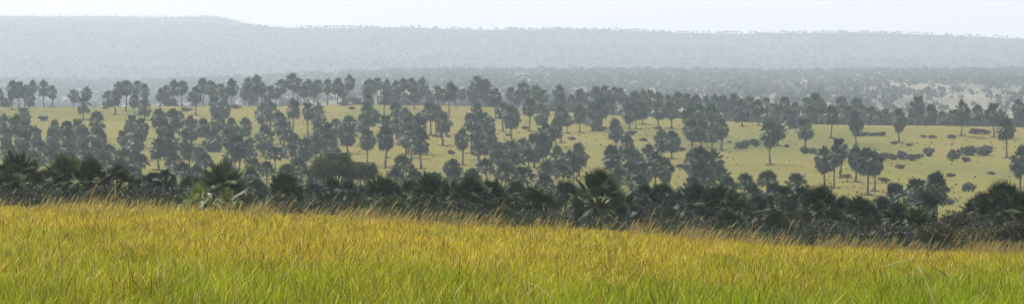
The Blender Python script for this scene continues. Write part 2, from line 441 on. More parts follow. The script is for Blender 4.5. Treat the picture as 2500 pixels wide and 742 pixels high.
# ------------------------------------------------------------------ palms: (column, crown top row, crown width, foot row or 0) in photograph pixels
SKY = [(-4,215,30,0),(28,197,34,269),(46,200,34,265),(62,208,30,0),(80,196,26,0),(72,224,30,0),(107,196,30,0),(128,209,26,0),
 (180,218,30,0),(212,213,27,0),(203,238,34,293),
 (266,222,36,0),(282,219,32,281),(290,200,30,0),(307,197,33,272),(336,198,30,0),(353,206,28,0),(328,228,26,281),(354,239,36,293),
 (392,216,26,0),(405,209,28,0),(424,196,32,0),(444,198,29,261),
 (468,222,24,0),(478,212,34,283),(495,191,32,0),(514,198,32,0),(520,214,28,0),(538,204,28,0),(547,216,28,0),(566,193,32,261),
 (600,204,32,0),(607,190,34,0),(628,184,36,0),(640,202,30,0),(616,214,30,0),
 (662,209,30,0),(676,213,24,0),(688,194,30,0),(712,180,36,0),(728,191,28,0),(742,208,26,0),(753,194,26,0),(765,206,28,0),(777,195,30,0),(800,194,30,0),(824,192,32,0),(837,206,28,0),(853,182,30,0),
 (895,198,28,0),(905,194,32,0),(922,190,26,0),(945,195,28,0),(967,197,28,0),(985,192,26,0),(975,216,30,0),(1004,192,28,0),(1031,190,33,0),(955,226,30,0),(1020,215,28,0),(990,228,30,0),
 (938,222,30,283),(1012,214,34,268),
 (1048,222,26,0),(1068,210,28,0),(1082,218,26,0),(1097,201,34,285),(1112,212,26,0),(1130,218,24,0),(1150,209,28,0),(1166,185,34,0),(1185,194,32,0),(1160,216,30,0),(1177,214,28,0),(1195,222,30,0),(1211,217,36,290),
 (1247,213,28,0),(1277,199,36,0),(1262,222,28,0),(1308,207,30,0),(1325,219,30,0),(1296,226,28,0),
 (1365,208,40,0),(1368,228,38,0),(1395,232,26,0),(1416,217,32,0),(1436,226,28,0),(1458,212,40,0),(1478,209,36,0),(1500,213,30,0),(1515,216,30,0),(1490,234,30,0),(1530,236,26,0),
 (1549,222,34,0),(1570,219,34,0),(1587,220,34,0),(1607,225,30,0),(1630,232,30,0),(1655,225,34,0),(1678,229,34,0),(1700,232,32,0),(1560,240,28,0),(1640,246,36,313),
 (1724,235,34,0),(1745,231,36,0),(1764,233,34,0),(1792,229,32,0),(1735,250,34,0),(1778,248,30,0),(1812,240,42,310),(1830,234,34,0),(1852,243,34,307),(1872,238,32,0),
 (1893,253,34,0),(1915,235,32,0),(1905,256,32,0),(1928,266,40,314),(1942,250,30,0),(1970,238,34,0),(1992,227,46,0),(2004,244,36,0),(1983,256,38,0),
 (2028,258,38,340),(2056,236,38,0),(2090,238,36,0),(2068,254,34,0),(2105,256,30,0),(2128,260,34,0),(2145,272,26,0),
 (2162,267,30,0),(2178,276,24,0),(2090,271,42,352),(2195,265,42,350),
 (2225,274,32,0),(2240,235,42,0),(2255,262,36,0),(2273,256,38,0),(2300,272,30,0),(2325,267,34,0),(2347,246,40,334),(2366,268,28,0),(2386,256,38,0),
 (2408,268,30,0),(2428,252,42,339),(2450,272,26,0),(2485,243,42,0),(2500,262,32,0),(2458,288,48,386)]
MID = [(58,262,34,305),(8,278,38,0),(36,280,42,0),(64,294,42,0),(86,308,36,0),(16,312,42,0),(54,322,42,0),
 (133,293,36,0),(162,295,42,0),(192,290,38,0),(130,312,36,0),(168,314,40,0),(206,310,38,0),
 (237,272,46,340),(242,309,42,0),(320,281,36,0),(346,288,42,362),(304,317,38,364),(334,322,42,0),
 (388,265,42,0),(420,267,46,0),(437,271,40,325),(402,290,42,0),(466,284,44,352),(496,290,38,0),(526,236,40,285),(546,243,38,290),(532,276,38,322),
 (566,289,38,0),(598,288,40,334),(416,318,46,0),(450,320,42,0),(520,317,52,370),(556,314,42,0),
 (388,335,46,417),(408,338,38,402),(645,305,52,382),(582,330,50,0),(610,338,42,0),
 (638,256,36,306),(661,250,42,308),(650,236,30,0),(686,273,38,0),(715,240,36,328),(692,293,46,362),
 (752,251,34,334),(778,253,40,302),(776,298,38,0),(800,299,42,0),(720,328,42,0),(746,334,46,0),(770,330,44,0),(798,326,42,0),(812,344,38,0),
 (820,290,38,0),(852,280,38,0),(884,280,36,0),(849,308,44,374),(806,312,40,0),
 (898,228,34,0),(900,250,42,0),(912,268,38,300),(897,313,42,402),(940,308,48,410),(943,281,42,0),(972,288,38,0),(968,250,40,0),(988,262,38,0),(998,282,40,0),
 (1022,276,46,0),(992,308,42,378),(1005,303,36,386),(1028,312,50,413),(1052,250,44,330),(1066,256,36,334),(1082,275,42,357),
 (1163,252,36,0),(1150,276,40,0),(1176,274,44,0),(1194,282,38,0),(1130,312,42,405),(1168,304,44,392),(1196,316,42,0),
 (1228,250,38,323),(1249,258,44,341),(1292,240,40,323),(1322,255,46,305),(1371,256,38,0),(1384,278,26,0),
 (1332,296,48,0),(1358,291,38,358),(1304,326,52,410),(1323,324,50,414),(1362,358,50,418),(1413,350,50,0),(1392,366,40,0),
 (1415,254,36,324),(1448,246,48,321),(1467,236,42,313),(1538,252,36,315),(1553,262,30,316),(1569,250,34,302),(1607,250,40,312),
 (1504,290,42,357),(1530,330,46,388),(1495,355,54,0),(1584,353,48,0),(1615,318,44,386),(1640,320,44,388),(1556,372,50,0),(1600,370,50,462),(1624,384,52,466),(1568,396,46,0),
 (1690,261,46,0),(1712,255,44,0),(1738,256,42,0),(1685,290,44,0),(1711,293,50,362),(1738,300,36,362),(1760,287,44,369),
 (1880,292,52,402),(1899,300,38,0),(1966,287,48,361),(1712,360,66,0),(1742,364,54,0),(1690,366,44,0),
 (2013,357,50,456),(2036,355,46,460),(2051,337,46,434),(2089,355,48,444),(2119,362,58,478),(2136,366,50,467),
 (2490,355,58,478),(2288,420,66,560),(2240,434,60,0),(2190,446,66,0),(2252,462,76,0)]
BELT = [(18,345,54),(58,346,54),(98,342,50),(134,346,52),(168,344,50),(204,348,52),(238,345,50),(268,352,48),(300,362,50),(28,366,56),(84,368,56),(124,362,54),(172,370,54),(216,372,54),(254,370,54),(292,384,52),
 (330,366,44),(346,376,42),(322,402,54),(428,372,54),(460,354,54),(486,357,48),(500,374,54),(446,395,56),(575,357,60),(618,384,52),(652,392,48),(672,356,52),(730,384,60),(700,398,58),(405,412,60),(372,420,56),(480,402,60),(560,398,60),(610,408,60),(760,410,60),
 (715,350,44),(744,360,46),(780,400,50),(812,432,60),(850,438,66),(780,452,66),
 (985,377,56),(968,408,62),(1010,412,60),(1103,386,52),(1110,408,60),(1186,386,54),(1170,345,48),(1200,338,50),(1222,346,52),(1250,342,52),(1276,337,48),(1216,366,54),(1256,370,58),(1290,362,46),(1236,396,60),(1276,404,60),(1150,410,60),(1060,418,62),
 (1335,392,56),(1376,402,50),(1330,425,62),(1400,388,44),(1540,360,50),(1538,392,50),(1512,408,60),(1560,424,60),(1622,445,72),(1575,450,66),
 (1716,406,74),(1756,404,60),(1692,430,50),(1778,430,60),(1818,421,54),(1874,415,56),(1838,446,60),(1890,446,64),(1945,421,60),(1916,452,60),(1965,456,64)]
FRONT = [(50,368,140,222),(165,380,140,228),(112,410,110,250),(225,388,120,218),(288,402,110,232),(345,432,100,265),(405,440,100,300),(545,394,175,226),(470,428,90,262),(625,436,90,285),(700,422,125,236),(762,446,90,280),
 (826,462,90,310),(878,452,110,262),(940,430,120,255),(1002,436,110,262),(1056,426,115,240),(1110,446,100,228),(1150,428,125,226),(1206,436,110,236),(1262,440,100,270),(1312,458,125,226),(1380,440,100,262),(1460,410,170,216),(1548,462,100,262),
 (1606,468,95,300),(1660,462,100,280),(1700,446,110,262),(1752,450,110,250),(1800,468,100,245),(1858,474,100,262),(1910,470,100,256),(1956,474,90,262),(1996,452,125,232),(2052,478,90,250),(2104,480,100,244),(2150,478,95,262),(2196,496,100,236),(2245,506,90,232),
 (2395,470,120,236),(2450,440,165,222),(2500,462,130,214),(1430,492,90,250),(1250,486,100,222),(20,420,100,216),(600,470,80,232),(960,480,100,228),(1640,506,90,236),(1780,512,100,228),(1900,516,90,226)]
ORD = ['first', 'second', 'third', 'fourth', 'fifth', 'sixth', 'seventh', 'eighth', 'ninth', 'tenth', 'eleventh', 'twelfth', 'thirteenth', 'fourteenth', 'fifteenth', 'sixteenth', 'seventeenth', 'eighteenth', 'nineteenth', 'twentieth']
SKYC = [(150, 'skyline clump at the left edge'), (240, 'small second skyline clump'), (375, 'third skyline clump from the left'), (455, 'narrow fourth skyline clump'),
 (585, 'fifth skyline clump from the left'), (652, 'tall sixth skyline clump'), (870, 'long skyline row before the wide gap'), (1040, 'dense skyline row after the wide gap'),
 (1235, 'skyline row by the tall stepped crown'), (1340, 'skyline clump just right of centre'), (1540, 'skyline row above the two thick trunks'), (1710, 'skyline row right of the thick trunks'),
 (1880, 'even skyline row above the open slope'), (2015, 'skyline clump with the big rounded crown'), (2150, 'skyline clump right of the big rounded crown'), (2215, 'low skyline stretch by the low shrubs'),
 (2290, 'skyline pair with the ragged tall crown'), (2400, 'skyline row left of the right-edge palms'), (9999, 'skyline group at the right edge')]
MIDC = [(110, 'left-edge grove on the slope'), (220, 'second slope grove from the left'), (270, 'stacked pair on the left slope'), (368, 'small grove before the left grass lane'),
 (625, 'large left grove on the slope'), (705, 'grove left of the tall twin-tier palm'), (815, 'grove above the olive round tree'), (960, 'grove right of the olive round tree'),
 (1100, 'central grove of the slope'), (1210, 'grove right of the central grass opening'), (1395, 'grove around the pair of dark trunks'), (1480, 'trunks at top of the central-right lawn'),
 (1665, 'grove left of the right-hand grass lane'), (1780, 'tall stacked grove on the right slope'), (2000, 'open right slope'), (2150, 'right-hand cluster with bare trunks'), (9999, 'right-hand palms near the front thicket')]
BELTC = [(140, 'far left valley thicket'), (280, 'valley thicket behind the front-left fans'), (380, 'valley thicket by the narrow grass lane'), (540, 'valley thicket behind the biggest left fan'), (700, 'valley thicket left of the olive tree'), (900, 'thicket round the olive tree'),
 (1120, 'valley thicket below the central grass'), (1300, 'valley thicket at centre'), (1480, 'valley thicket behind the biggest central fan'), (1660, 'valley thicket right of the biggest central fan'), (1800, 'valley thicket under the stacked grove'), (9999, 'valley thicket on the right')]
def label_set(items, clumps, fmt):
    out = {}; cnt = {}
    for it in sorted(items, key=lambda i: i[0]):
        c = next(name for lim, name in clumps if it[0] < lim)
        k = cnt.get(c, 0); cnt[c] = k+1
        out[it] = fmt(it, ORD[min(k, 19)], c)
    return out
def f_sky(it, o, c):
    a = 'Broad-crowned' if it[2] >= 38 else 'Slim-crowned' if it[2] <= 28 else 'Round-crowned'
    return f"{a} palm, {o} from left in the {c}"
def f_mid(it, o, c):
    a = 'Bare-trunked palm' if it[3] else 'Dense palm crown'
    return f"{a}, {o} from left in the {c}"
SL = label_set(SKY, SKYC, f_sky); ML = label_set(MID, MIDC, f_mid)
BL = label_set(BELT, BELTC, lambda it, o, c: f"Bushy fan palm, {o} from left in the {c}")
SPECIAL = {1880: 'Lone tall palm with long bare trunk in the open right grass', 1966: 'Lone palm with drooping side fronds above small shrubs on the right slope',
 2458: 'Lone palm with long pale trunk near the right edge of the grass', 2347: 'Skyline palm on a thin pale trunk, standing forward near the right edge', 1082: 'Small lone palm with reddish dead skirt in the central grass opening',
 897: 'Slender palm, left of the two evenly spaced palms in the central grass', 940: 'Stout dark-trunked palm, right of the two evenly spaced central palms', 1028: 'Broad-crowned palm standing lowest in the central grass opening',
 2288: 'Tall palm with grey trunk rising behind the right front thicket', 2119: 'Tall dark palm with thick trunk, lowest of the right-hand cluster', 1448: 'Palm with very thick grey trunk at the top of the grass, right of centre',
 2490: 'Big palm cut by the right edge above the front thicket', 2195: 'Lone palm with brown hanging skirt and small shrub at its foot, right slope'}
ALLP = [(it[2], 0, it) for it in SKY] + [(it[2], 1, it) for it in MID] + [(it[2], 2, it) for it in BELT]
NKEEP = 300 - len(FRONT)
order = sorted(ALLP, key=lambda a: -(a[0]*(1.25 if (len(a[2]) > 3 and a[2][3]) else 1.0)))
KEEP = {id(a[2]) for a in order[:NKEEP]}
def lab(it, l): return l if id(it) in KEEP else None
for it in SKY: palm(*it, lab(it, SPECIAL.get(it[0], SL[it]) if it[3] > 300 else SL[it]), 'palms along the skyline of the slope')
for it in MID: palm(*it, lab(it, SPECIAL.get(it[0], ML[it])), 'palms scattered on the grassy slope', lean=0.05 if it[0] == 2036 else None)
for it in BELT: palm(it[0], it[1], it[2], 0, lab(it, BL[it]), 'bushy palms of the valley thicket', 'belt')
FC = [(360, 'leftmost thicket stretch'), (640, 'stretch around the biggest left fan'), (900, 'stretch below the olive tree'), (1110, 'thicket below the central grass'), (1340, 'thicket just right of centre'),
 (1560, 'stretch around the biggest central fan'), (1770, 'thicket right of the biggest central fan'), (1970, 'thicket stretch below the right grass'), (2300, 'thicket stretch below the bare trunks'), (9999, 'dark bush at the right edge')]
FL = label_set(FRONT, FC, lambda it, o, c: f"Dark spiky fan palm, {o} from left in the {c}")
for it in FRONT:
    lb = {545: 'Biggest spiky fan palm on the left, behind the fresh green one', 1460: 'Biggest dark fan palm at centre right with brown heart', 2450: 'Large dark fan palm rising at the right edge of the tall grass'}.get(it[0], FL[it])
    palm(it[0], it[1], it[2], 0, lb, 'dark fan palms behind the tall grass', 'near' if it[3] < 262 else 'belt', dist=it[3])

def mass_palms():
    V, Fc, S, MI, off = [], [], [], [], 0; mats = [M_palm, M_trunk, M_dead]
    for me, M in MASS:
        n = len(me.vertices); v = np.empty(n*3, dtype=np.float32); me.vertices.foreach_get('co', v); v = v.reshape(-1, 3)
        v = v @ M[:3, :3].T + M[:3, 3]
        li = np.empty(len(me.loops), dtype=np.int32); me.loops.foreach_get('vertex_index', li)
        lt = np.empty(len(me.polygons), dtype=np.int32); me.polygons.foreach_get('loop_total', lt)
        mi = next((k for k, m in enumerate(mats) if m.name == me.materials[0].name), 0)
        V.append(v); Fc.append(li+off); S.append(lt); MI.append(np.full(len(lt), mi)); off += n
    me = mesh_np('distant_palms', np.concatenate(V), np.concatenate(Fc), np.concatenate(S), mats, matidx=np.concatenate(MI))
    tag(obj('distant_palms', me), 'mass of smaller palms filling the gaps of the skyline and valley groves', 'palm trees', kind='stuff')
mass_palms()

# fresh green young palms with bleached broken fronds, in front of the dark thicket
for (u, top, wd, d, lb) in [(482, 452, 110, 196, 'fresh light green young fan palm in the grass, left one of the pair'), (552, 462, 70, 197, 'fresh green young fan palm with pale broken fronds, right one of the pair')]:
    r_ = palm(u, top, wd, 0, lb, 'fresh green young palms', 'lime', dist=d)
    rr = random.Random(u); mb = MB()
    def px(uu, yy, dd): return Vector(((uu-1250)/F*dd, dd, -(yy-YH)/F*dd)) - r_.location
    strips = [[(497, 486), (494, 478), (499, 470)], [(508, 472), (514, 478), (518, 484)], [(484, 505), (490, 497), (497, 498)]] if u == 482 else \
             [[(560, 487), (582, 474), (606, 461)], [(512, 505), (520, 496), (527, 487)], [(528, 500), (535, 507), (540, 515)], [(563, 490), (570, 484), (580, 478)]]
    for st in strips:
        pts = [px(a, b, d-3+rr.uniform(-.3, .3)) for a, b in st]
        for k in range(3):
            off = Vector((0, 0, 0.05*k)); wv = Vector((0.05, 0.03, 0.05))
            p = [q+off*(i) for i, q in enumerate(pts)]
            mb.add([p[0]-wv*.6, p[0]+wv*.6, p[1]+wv, p[2]+wv*.2, p[2]-wv*.2, p[1]-wv], [(0, 1, 2, 5), (5, 2, 3, 4)])
    obj('broken_fronds', mb.mesh('broken_fronds', M_pale), r_)

# ------------------------------------------------------------------ leafy trees, shrubs
def leaf_cloud(blobs, n, size, seed, flat=0.5):
    g = np.random.default_rng(seed); w_ = np.array([b[3]*b[3] for b in blobs]); idx = g.choice(len(blobs), n, p=w_/w_.sum())
    B = np.array(blobs)[idx]
    d = g.normal(size=(n, 3)); d /= np.linalg.norm(d, axis=1)[:, None]
    r = B[:, 3]*(0.45 + 0.55*g.random(n)**0.5)*(1 + 0.18*np.sin(d[:, 0]*7+idx)*np.cos(d[:, 1]*6+idx*2))
    c = B[:, :3] + d*r[:, None]*np.array([1, 1, flat])
    a = g.normal(size=(n, 3)); a /= np.linalg.norm(a, axis=1)[:, None]
    b = np.cross(a, g.normal(size=(n, 3))); b /= np.linalg.norm(b, axis=1)[:, None]
    s = size*(0.6+0.8*g.random(n))[:, None]
    v = np.stack([c-a*s, c+b*s*.6, c+a*s, c-b*s*.6], 1).reshape(-1, 3)
    return v, np.arange(4*n), np.full(n, 4)

def leafy_tree(u, top, wpx, D, label, mat, nblob, nleaf, leaf, seed, flat=0.62, name='acacia_tree', cat='tree', group=None, hmul=1.0):
    rr = random.Random(seed); x = (u-1250)/F*D; g = gz(x, D); W = wpx*D/F; ztop = -(top-YH)/F*D; H = max(ztop-g, W*0.4)
    root = bpy.data.objects.new(name, None); col.objects.link(root); root.location = (x, D, g)
    tag(root, label, cat, group)
    blobs = []
    cz = H - W*0.30
    for k in range(nblob):
        a = rr.uniform(0, 6.28); q = math.sqrt(rr.random())*W*0.36; r = W*rr.uniform(0.13, 0.2)
        z = cz + W*0.16*(1-(q/(W*0.4))**2)*hmul + rr.uniform(-.12, .03)*W*hmul
        blobs.append((math.cos(a)*q, math.sin(a)*q, max(z, r*0.4), r))
    v, f, s = leaf_cloud(blobs, nleaf, leaf, seed, flat)
    v[:, 2] = np.minimum(v[:, 2], H*1.02)
    obj('crown', mesh_np('tree_crown', v, f, s, mat), root)
    mb = MB(); fork = Vector((0, 0, max(H*0.3, cz*0.45)))
    tube(mb, [(0, 0, -0.2), (0.1, 0, fork.z*0.5), tuple(fork)], [W*0.035, W*0.028, W*0.024], 7)
    obj('trunk', mb.mesh('tree_trunk', M_bark, True), root)
    mb = MB()
    for b in blobs[::2]:
        e = Vector(b[:3]); m_ = fork.lerp(e, 0.5) + Vector((0, 0, -0.05*W))
        tube(mb, [tuple(fork), tuple(m_), tuple(e)], [W*0.018, W*0.011, W*0.005], 5)
    obj('branches', mb.mesh('tree_branches', M_bark, True), root)
    return root

leafy_tree(815, 376, 128, 420, 'olive green rounded broadleaf tree left of centre, in the valley thicket', M_acacia, 46, 22000, 0.11, 5, flat=0.9, hmul=1.6)
leafy_tree(885, 398, 86, 440, 'smaller darker broadleaf tree touching the right side of the olive tree', M_acacia, 26, 9000, 0.11, 6, flat=0.95, hmul=1.8)
for (u, top, wd, D, lb, mt) in [(2345, 512, 130, 222, 'low brown-green brush in front of the right-edge palm', M_brush), (2290, 540, 110, 216, 'low dark brush left of the right-edge palm', M_brush), (2385, 552, 150, 209, 'olive brush mounds under the right-edge palm', M_brush), (2475, 540, 110, 208, 'brush mound cut by the right edge behind the grass', M_brush),
        (360, 446, 90, 300, 'rounded green bush between the front-left fans and the biggest left fan', M_bush), (640, 452, 100, 290, 'rounded green bush right of the biggest left fan', M_bush), (900, 446, 110, 310, 'rounded green bush below the smaller olive tree', M_bush),
        (1040, 452, 100, 300, 'rounded green bush in the belt below the central grass', M_bush), (1345, 470, 90, 290, 'rounded green bush left of the biggest central fan', M_bush), (1570, 486, 100, 280, 'rounded green bush right of the biggest central fan', M_bush),
        (1655, 474, 100, 320, 'rounded green bush below the right grass lane', M_bush), (1830, 478, 110, 300, 'rounded green bush in the belt left of the bare trunks', M_bush), (2075, 500, 110, 270, 'rounded green bush below the bare trunks', M_bush), (2150, 508, 100, 260, 'rounded green bush left of the grey-trunked palm', M_bush),
        (2420, 530, 130, 216, 'dark brush at the foot of the right-edge palm', M_shrub), (1130, 486, 120, 214, 'dark brush at the foot of the central thicket', M_shrub), (1600, 530, 130, 232, 'dark undergrowth right of the biggest central fan', M_shrub),
        (260, 452, 120, 214, 'dark undergrowth below the front-left fans', M_shrub), (760, 486, 110, 226, 'dark undergrowth left of the central thicket', M_shrub), (2030, 536, 140, 226, 'dark undergrowth below the bare trunks on the right', M_shrub),
        (1800, 540, 130, 230, 'dark undergrowth below the right grass lane', M_shrub), (90, 452, 130, 216, 'dark undergrowth in the leftmost thicket', M_shrub), (1340, 512, 110, 220, 'dark undergrowth left of the biggest central fan', M_shrub), (2180, 548, 120, 220, 'dark undergrowth beneath the grey-trunked palm', M_shrub)]:
    leafy_tree(u, top, wd, D, lb, mt, 16, 5000, 0.085, int(u), 0.9, 'brush_thicket', 'bush', 'brush behind the tall grass')

def shrub_mesh(seed):
    rr = random.Random(seed); blobs = [(rr.uniform(-.3, .3), rr.uniform(-.25, .25), rr.uniform(.2, .62), rr.uniform(.2, .34)) for _ in range(7)]
    v, f, s = leaf_cloud(blobs, 800, 0.07, seed, 1.0)
    v[:, 2] = np.abs(v[:, 2])
    mb = MB()
    for k in range(5):
        a = rr.uniform(0, 6.28); tube(mb, [(0, 0, -.05), (math.cos(a)*.2, math.sin(a)*.2, .5)], [.03, .012], 4)
    fo = mesh_np('shrub_foliage', v, f, s, M_shrub); return fo, mb.mesh('shrub_stems', M_bark)
SH = [shrub_mesh(i) for i in range(5)]
# (column, top row, width, foot row, what it is by)
SHRUBS = [(12,240,26,263,'below the palm cut by the left edge'),(104,282,20,296,'alone on the grass right of the left-edge grove'),(258,262,14,266,'left of the third skyline clump foot'),(312,302,12,308,'faint twiggy one left of the slope grove'),
 (455,264,22,272,'under the fourth skyline clump'),(576,258,24,266,'below the fifth skyline clump'),(725,264,14,270,'below the long skyline row'),(862,238,34,256,'under the last palm before the wide gap'),(858,260,14,268,'on the grass under the wide gap'),
 (412,240,30,258,'beneath the fourth clump'),(838,247,22,258,'beside the pale dead branches'),
 (1104,366,16,377,'lone, in the central grass opening'),(1062,328,12,334,'left one of the row by the small lone palm'),(1074,329,12,335,'middle one of the row by the small lone palm'),(1096,329,10,334,'right one of the row by the small lone palm'),
 (1282,308,16,316,'left of the tall pair above the dark-trunk grove'),(1238,326,14,332,'by the foot of the ragged palm right of centre'),(1400,292,20,302,'left one beneath the skyline above the lawn'),(1431,290,22,302,'right one beneath the skyline above the lawn'),(1465,308,24,321,'at the foot of the thick-trunked palms'),
 (1398,334,16,342,'alone on the central-right lawn'),(1541,318,24,330,'right of the pale-speckled palm'),(1570,336,16,345,'on the lawn beneath the short skyline trunks'),(1606,308,16,316,'at the foot of the thick skyline trunk'),(1676,404,18,416,'in the right-hand grass lane'),(1660,404,22,410,'flat one in the right-hand grass lane'),
 (1666,358,16,369,'left of the stacked grove'),(1781,343,10,348,'right of the stacked grove'),(1808,346,24,364,'left end of the dark row'),(1824,342,22,361,'middle of the dark row'),(1843,340,28,359,'right end of the dark row'),(1868,344,18,358,'just left of the lone tall palm'),
 (1964,358,24,375,'at the foot of the lone palm with drooping sides'),(1984,362,20,375,'right of the lone palm with drooping sides'),(1920,352,12,360,'tiny one on the open right slope'),
 (2095,325,22,333,'left end of the low line under the skyline'),(2112,324,22,332,'second in the low line under the skyline'),(2130,324,20,332,'third in the low line under the skyline'),(2150,321,20,332,'right end of the low line under the skyline'),
 (2183,344,14,352,'at the foot of the skirted lone palm'),(2218,350,14,357,'right of the skirted lone palm'),(2255,329,12,336,'left small one under the ragged tall crown'),(2276,329,14,338,'right small one under the ragged tall crown'),(2325,328,18,338,'isolated, left of the thin pale trunk'),
 (2384,313,26,326,'grey, right of the thin pale trunk'),(2406,319,24,327,'low, right of the grey one'),(2150,372,26,392,'joining the bare-trunk cluster'),(2176,374,26,390,'left one of the three dark mounds'),(2202,368,24,389,'middle one of the three dark mounds'),(2222,376,22,392,'right one of the three dark mounds'),
 (2242,376,26,387,'reddish, behind the three dark mounds'),(2271,360,26,382,'with a bare twig on its left'),(2197,400,22,412,'low, below the three dark mounds'),(2360,356,36,380,'left one of the big dark pair'),(2402,356,40,380,'right one of the big dark pair'),
 (2325,366,26,394,'upright, like a young palm'),(2358,382,18,396,'faint green, below the big dark pair'),(2365,444,24,468,'near the right-edge thicket'),(2320,484,18,500,'beside the grey-trunked palm'),(2322,422,18,432,'reddish, above the grey-trunked palm'),
 (2160,436,24,444,'flat, right of the bare-trunk cluster'),(2065,424,18,434,'at the foot of the bare-trunk cluster'),(2420,418,16,426,'small green, in the lower right grass')]
for i, (u, top, wd, base, wh) in enumerate(SHRUBS):
    D = solve_row(u, base); x = (u-1250)/F*D; g = gz(x, D); W = wd*D/F*1.3; H = max((g + 0 - (-(top-YH)/F*D))*-1, W*0.35)
    root = bpy.data.objects.new('shrub', None); col.objects.link(root); root.location = (x, D, g-.05)
    tag(root, f'dark shrub {wh}', 'shrub', 'small shrubs dotted on the grassy slope')
    fo, st = SH[i % 5]
    for nm, me in (('foliage', fo), ('stems', st)):
        o = obj(nm, me, root); o.scale = (W, W, H*1.2); o.rotation_euler.z = i*1.7

def undergrowth(n=8500):
    g = np.random.default_rng(91); D = 197 + (420-197)*g.random(n)**1.5; X = (g.random(n)*2-1)*D*0.24
    kp = g.random(n) < np.clip(0.65+0.8*vnoise(X/5, D/9, 92), 0, 1); X, D = X[kp], D[kp]; n = len(X); Z = ground_z(X, D)
    q = 26; H = (0.8+1.6*g.random(n))[:, None]*(1+0.3*vnoise(X/9, D/9, 93))[:, None]
    a = g.random((n, q))*6.28; r = 0.95*np.sqrt(g.random((n, q))); z = H*g.random((n, q))**0.6
    c = np.stack([X[:, None]+np.cos(a)*r, D[:, None]+np.sin(a)*r, Z[:, None]+z], -1)
    t = g.normal(size=(n, q, 3)); t[..., 2] = np.abs(t[..., 2])+0.5; t /= np.linalg.norm(t, axis=2)[..., None]
    b = np.cross(t, g.normal(size=(n, q, 3))); b /= np.linalg.norm(b, axis=2)[..., None]
    L = 0.10+0.28*g.random((n, q, 1)); v = np.stack([c-t*L*.4, c+b*L*.2, c+t*L, c-b*L*.2], 2).reshape(-1, 3); m = n*q
    tag(obj('undergrowth', mesh_np('undergrowth', v, np.arange(4*m), np.full(m, 4), M_bush)), 'dark undergrowth between the fan palms of the thicket', 'undergrowth', kind='stuff')
undergrowth()

def skyline_scrub(n=900):
    g = np.random.default_rng(95); U = 1300 + 1500*g.random(n)**0.8; D = crest_d(U) + 8 + 90*g.random(n); X = (U-1250)/F*D; Z = ground_z(X, D); q = 30
    H = (1.4+2.6*g.random(n))[:, None]; a = g.random((n, q))*6.28; r = 1.8*np.sqrt(g.random((n, q)))
    c = np.stack([X[:, None]+np.cos(a)*r, D[:, None]+np.sin(a)*r, Z[:, None]+H*g.random((n, q))], -1)
    t = g.normal(size=(n, q, 3)); t /= np.linalg.norm(t, axis=2)[..., None]; b = np.cross(t, g.normal(size=(n, q, 3))); b /= np.linalg.norm(b, axis=2)[..., None]
    L = 0.4+0.4*g.random((n, q, 1)); v = np.stack([c-t*L, c+b*L*.7, c+t*L, c-b*L*.7], 2).reshape(-1, 3); m = n*q
    tag(obj('skyline_scrub', mesh_np('skyline_scrub', v, np.arange(4*m), np.full(m, 4), M_shrub)), 'low dark scrub between the trunks of the right-hand skyline palms', 'undergrowth', kind='stuff')
skyline_scrub()

# pale dead branches under the skyline gap
def dead_wood():
    u, D = 838, 1285.0; x = (u-1250)/F*D; g = gz(x, D); mb = MB(); rr = random.Random(3)
    for k in range(9):
        a = rr.uniform(-.5, .5); L = rr.uniform(2, 5); p = Vector((rr.uniform(-4, 3), rr.uniform(-1, 1), .2))
        q = p + Vector((L, a*2, rr.uniform(0.2, 2.0)))
        tube(mb, [tuple(p), tuple(p.lerp(q, .5)+Vector((0, 0, .3))), tuple(q)], [.22, .15, .06], 5)
    o = obj('dead_branches', mb.mesh('dead_branches', bark_mat('bleached_wood', (0.3, 0.27, 0.24), (0.45, 0.41, 0.37)))); o.location = (x, D, g)
    tag(o, 'pale fallen dead branches beneath the gap in the skyline palms', 'dead wood')
dead_wood()

# trees one can tell apart at the edge of the far plain
for i, (u, top, wd, lb) in enumerate([(1322, 159, 16, 'small far tree poking above the plain edge at centre right'), (1392, 158, 12, 'thin far tree poking above the plain edge, right of the first'), (1700, 163, 28, 'broad far tree on the plain edge above the even-topped palms'),
        (2140, 166, 24, 'far tree on the plain edge left of the flat-topped pair'), (2275, 165, 34, 'left flat-topped far tree of the pair on the plain edge'), (2310, 168, 30, 'right flat-topped far tree of the pair on the plain edge'),
        (2352, 163, 20, 'upright far tree on the plain edge, right of the flat-topped pair'), (2375, 162, 16, 'thin far tree on the plain edge, next right of the upright one'), (2400, 165, 24, 'rounded far tree on the plain edge near the right'),
        (2452, 165, 30, 'spreading far tree on the plain edge near the right edge'), (2482, 160, 22, 'tallest far tree on the plain edge at the right edge')]):
    leafy_tree(u, top, wd, 4350+20*i, lb, M_far, 9, 500, 0.75, 900+i, 0.55, 'savanna_tree', 'tree', 'single trees along the far plain edge')

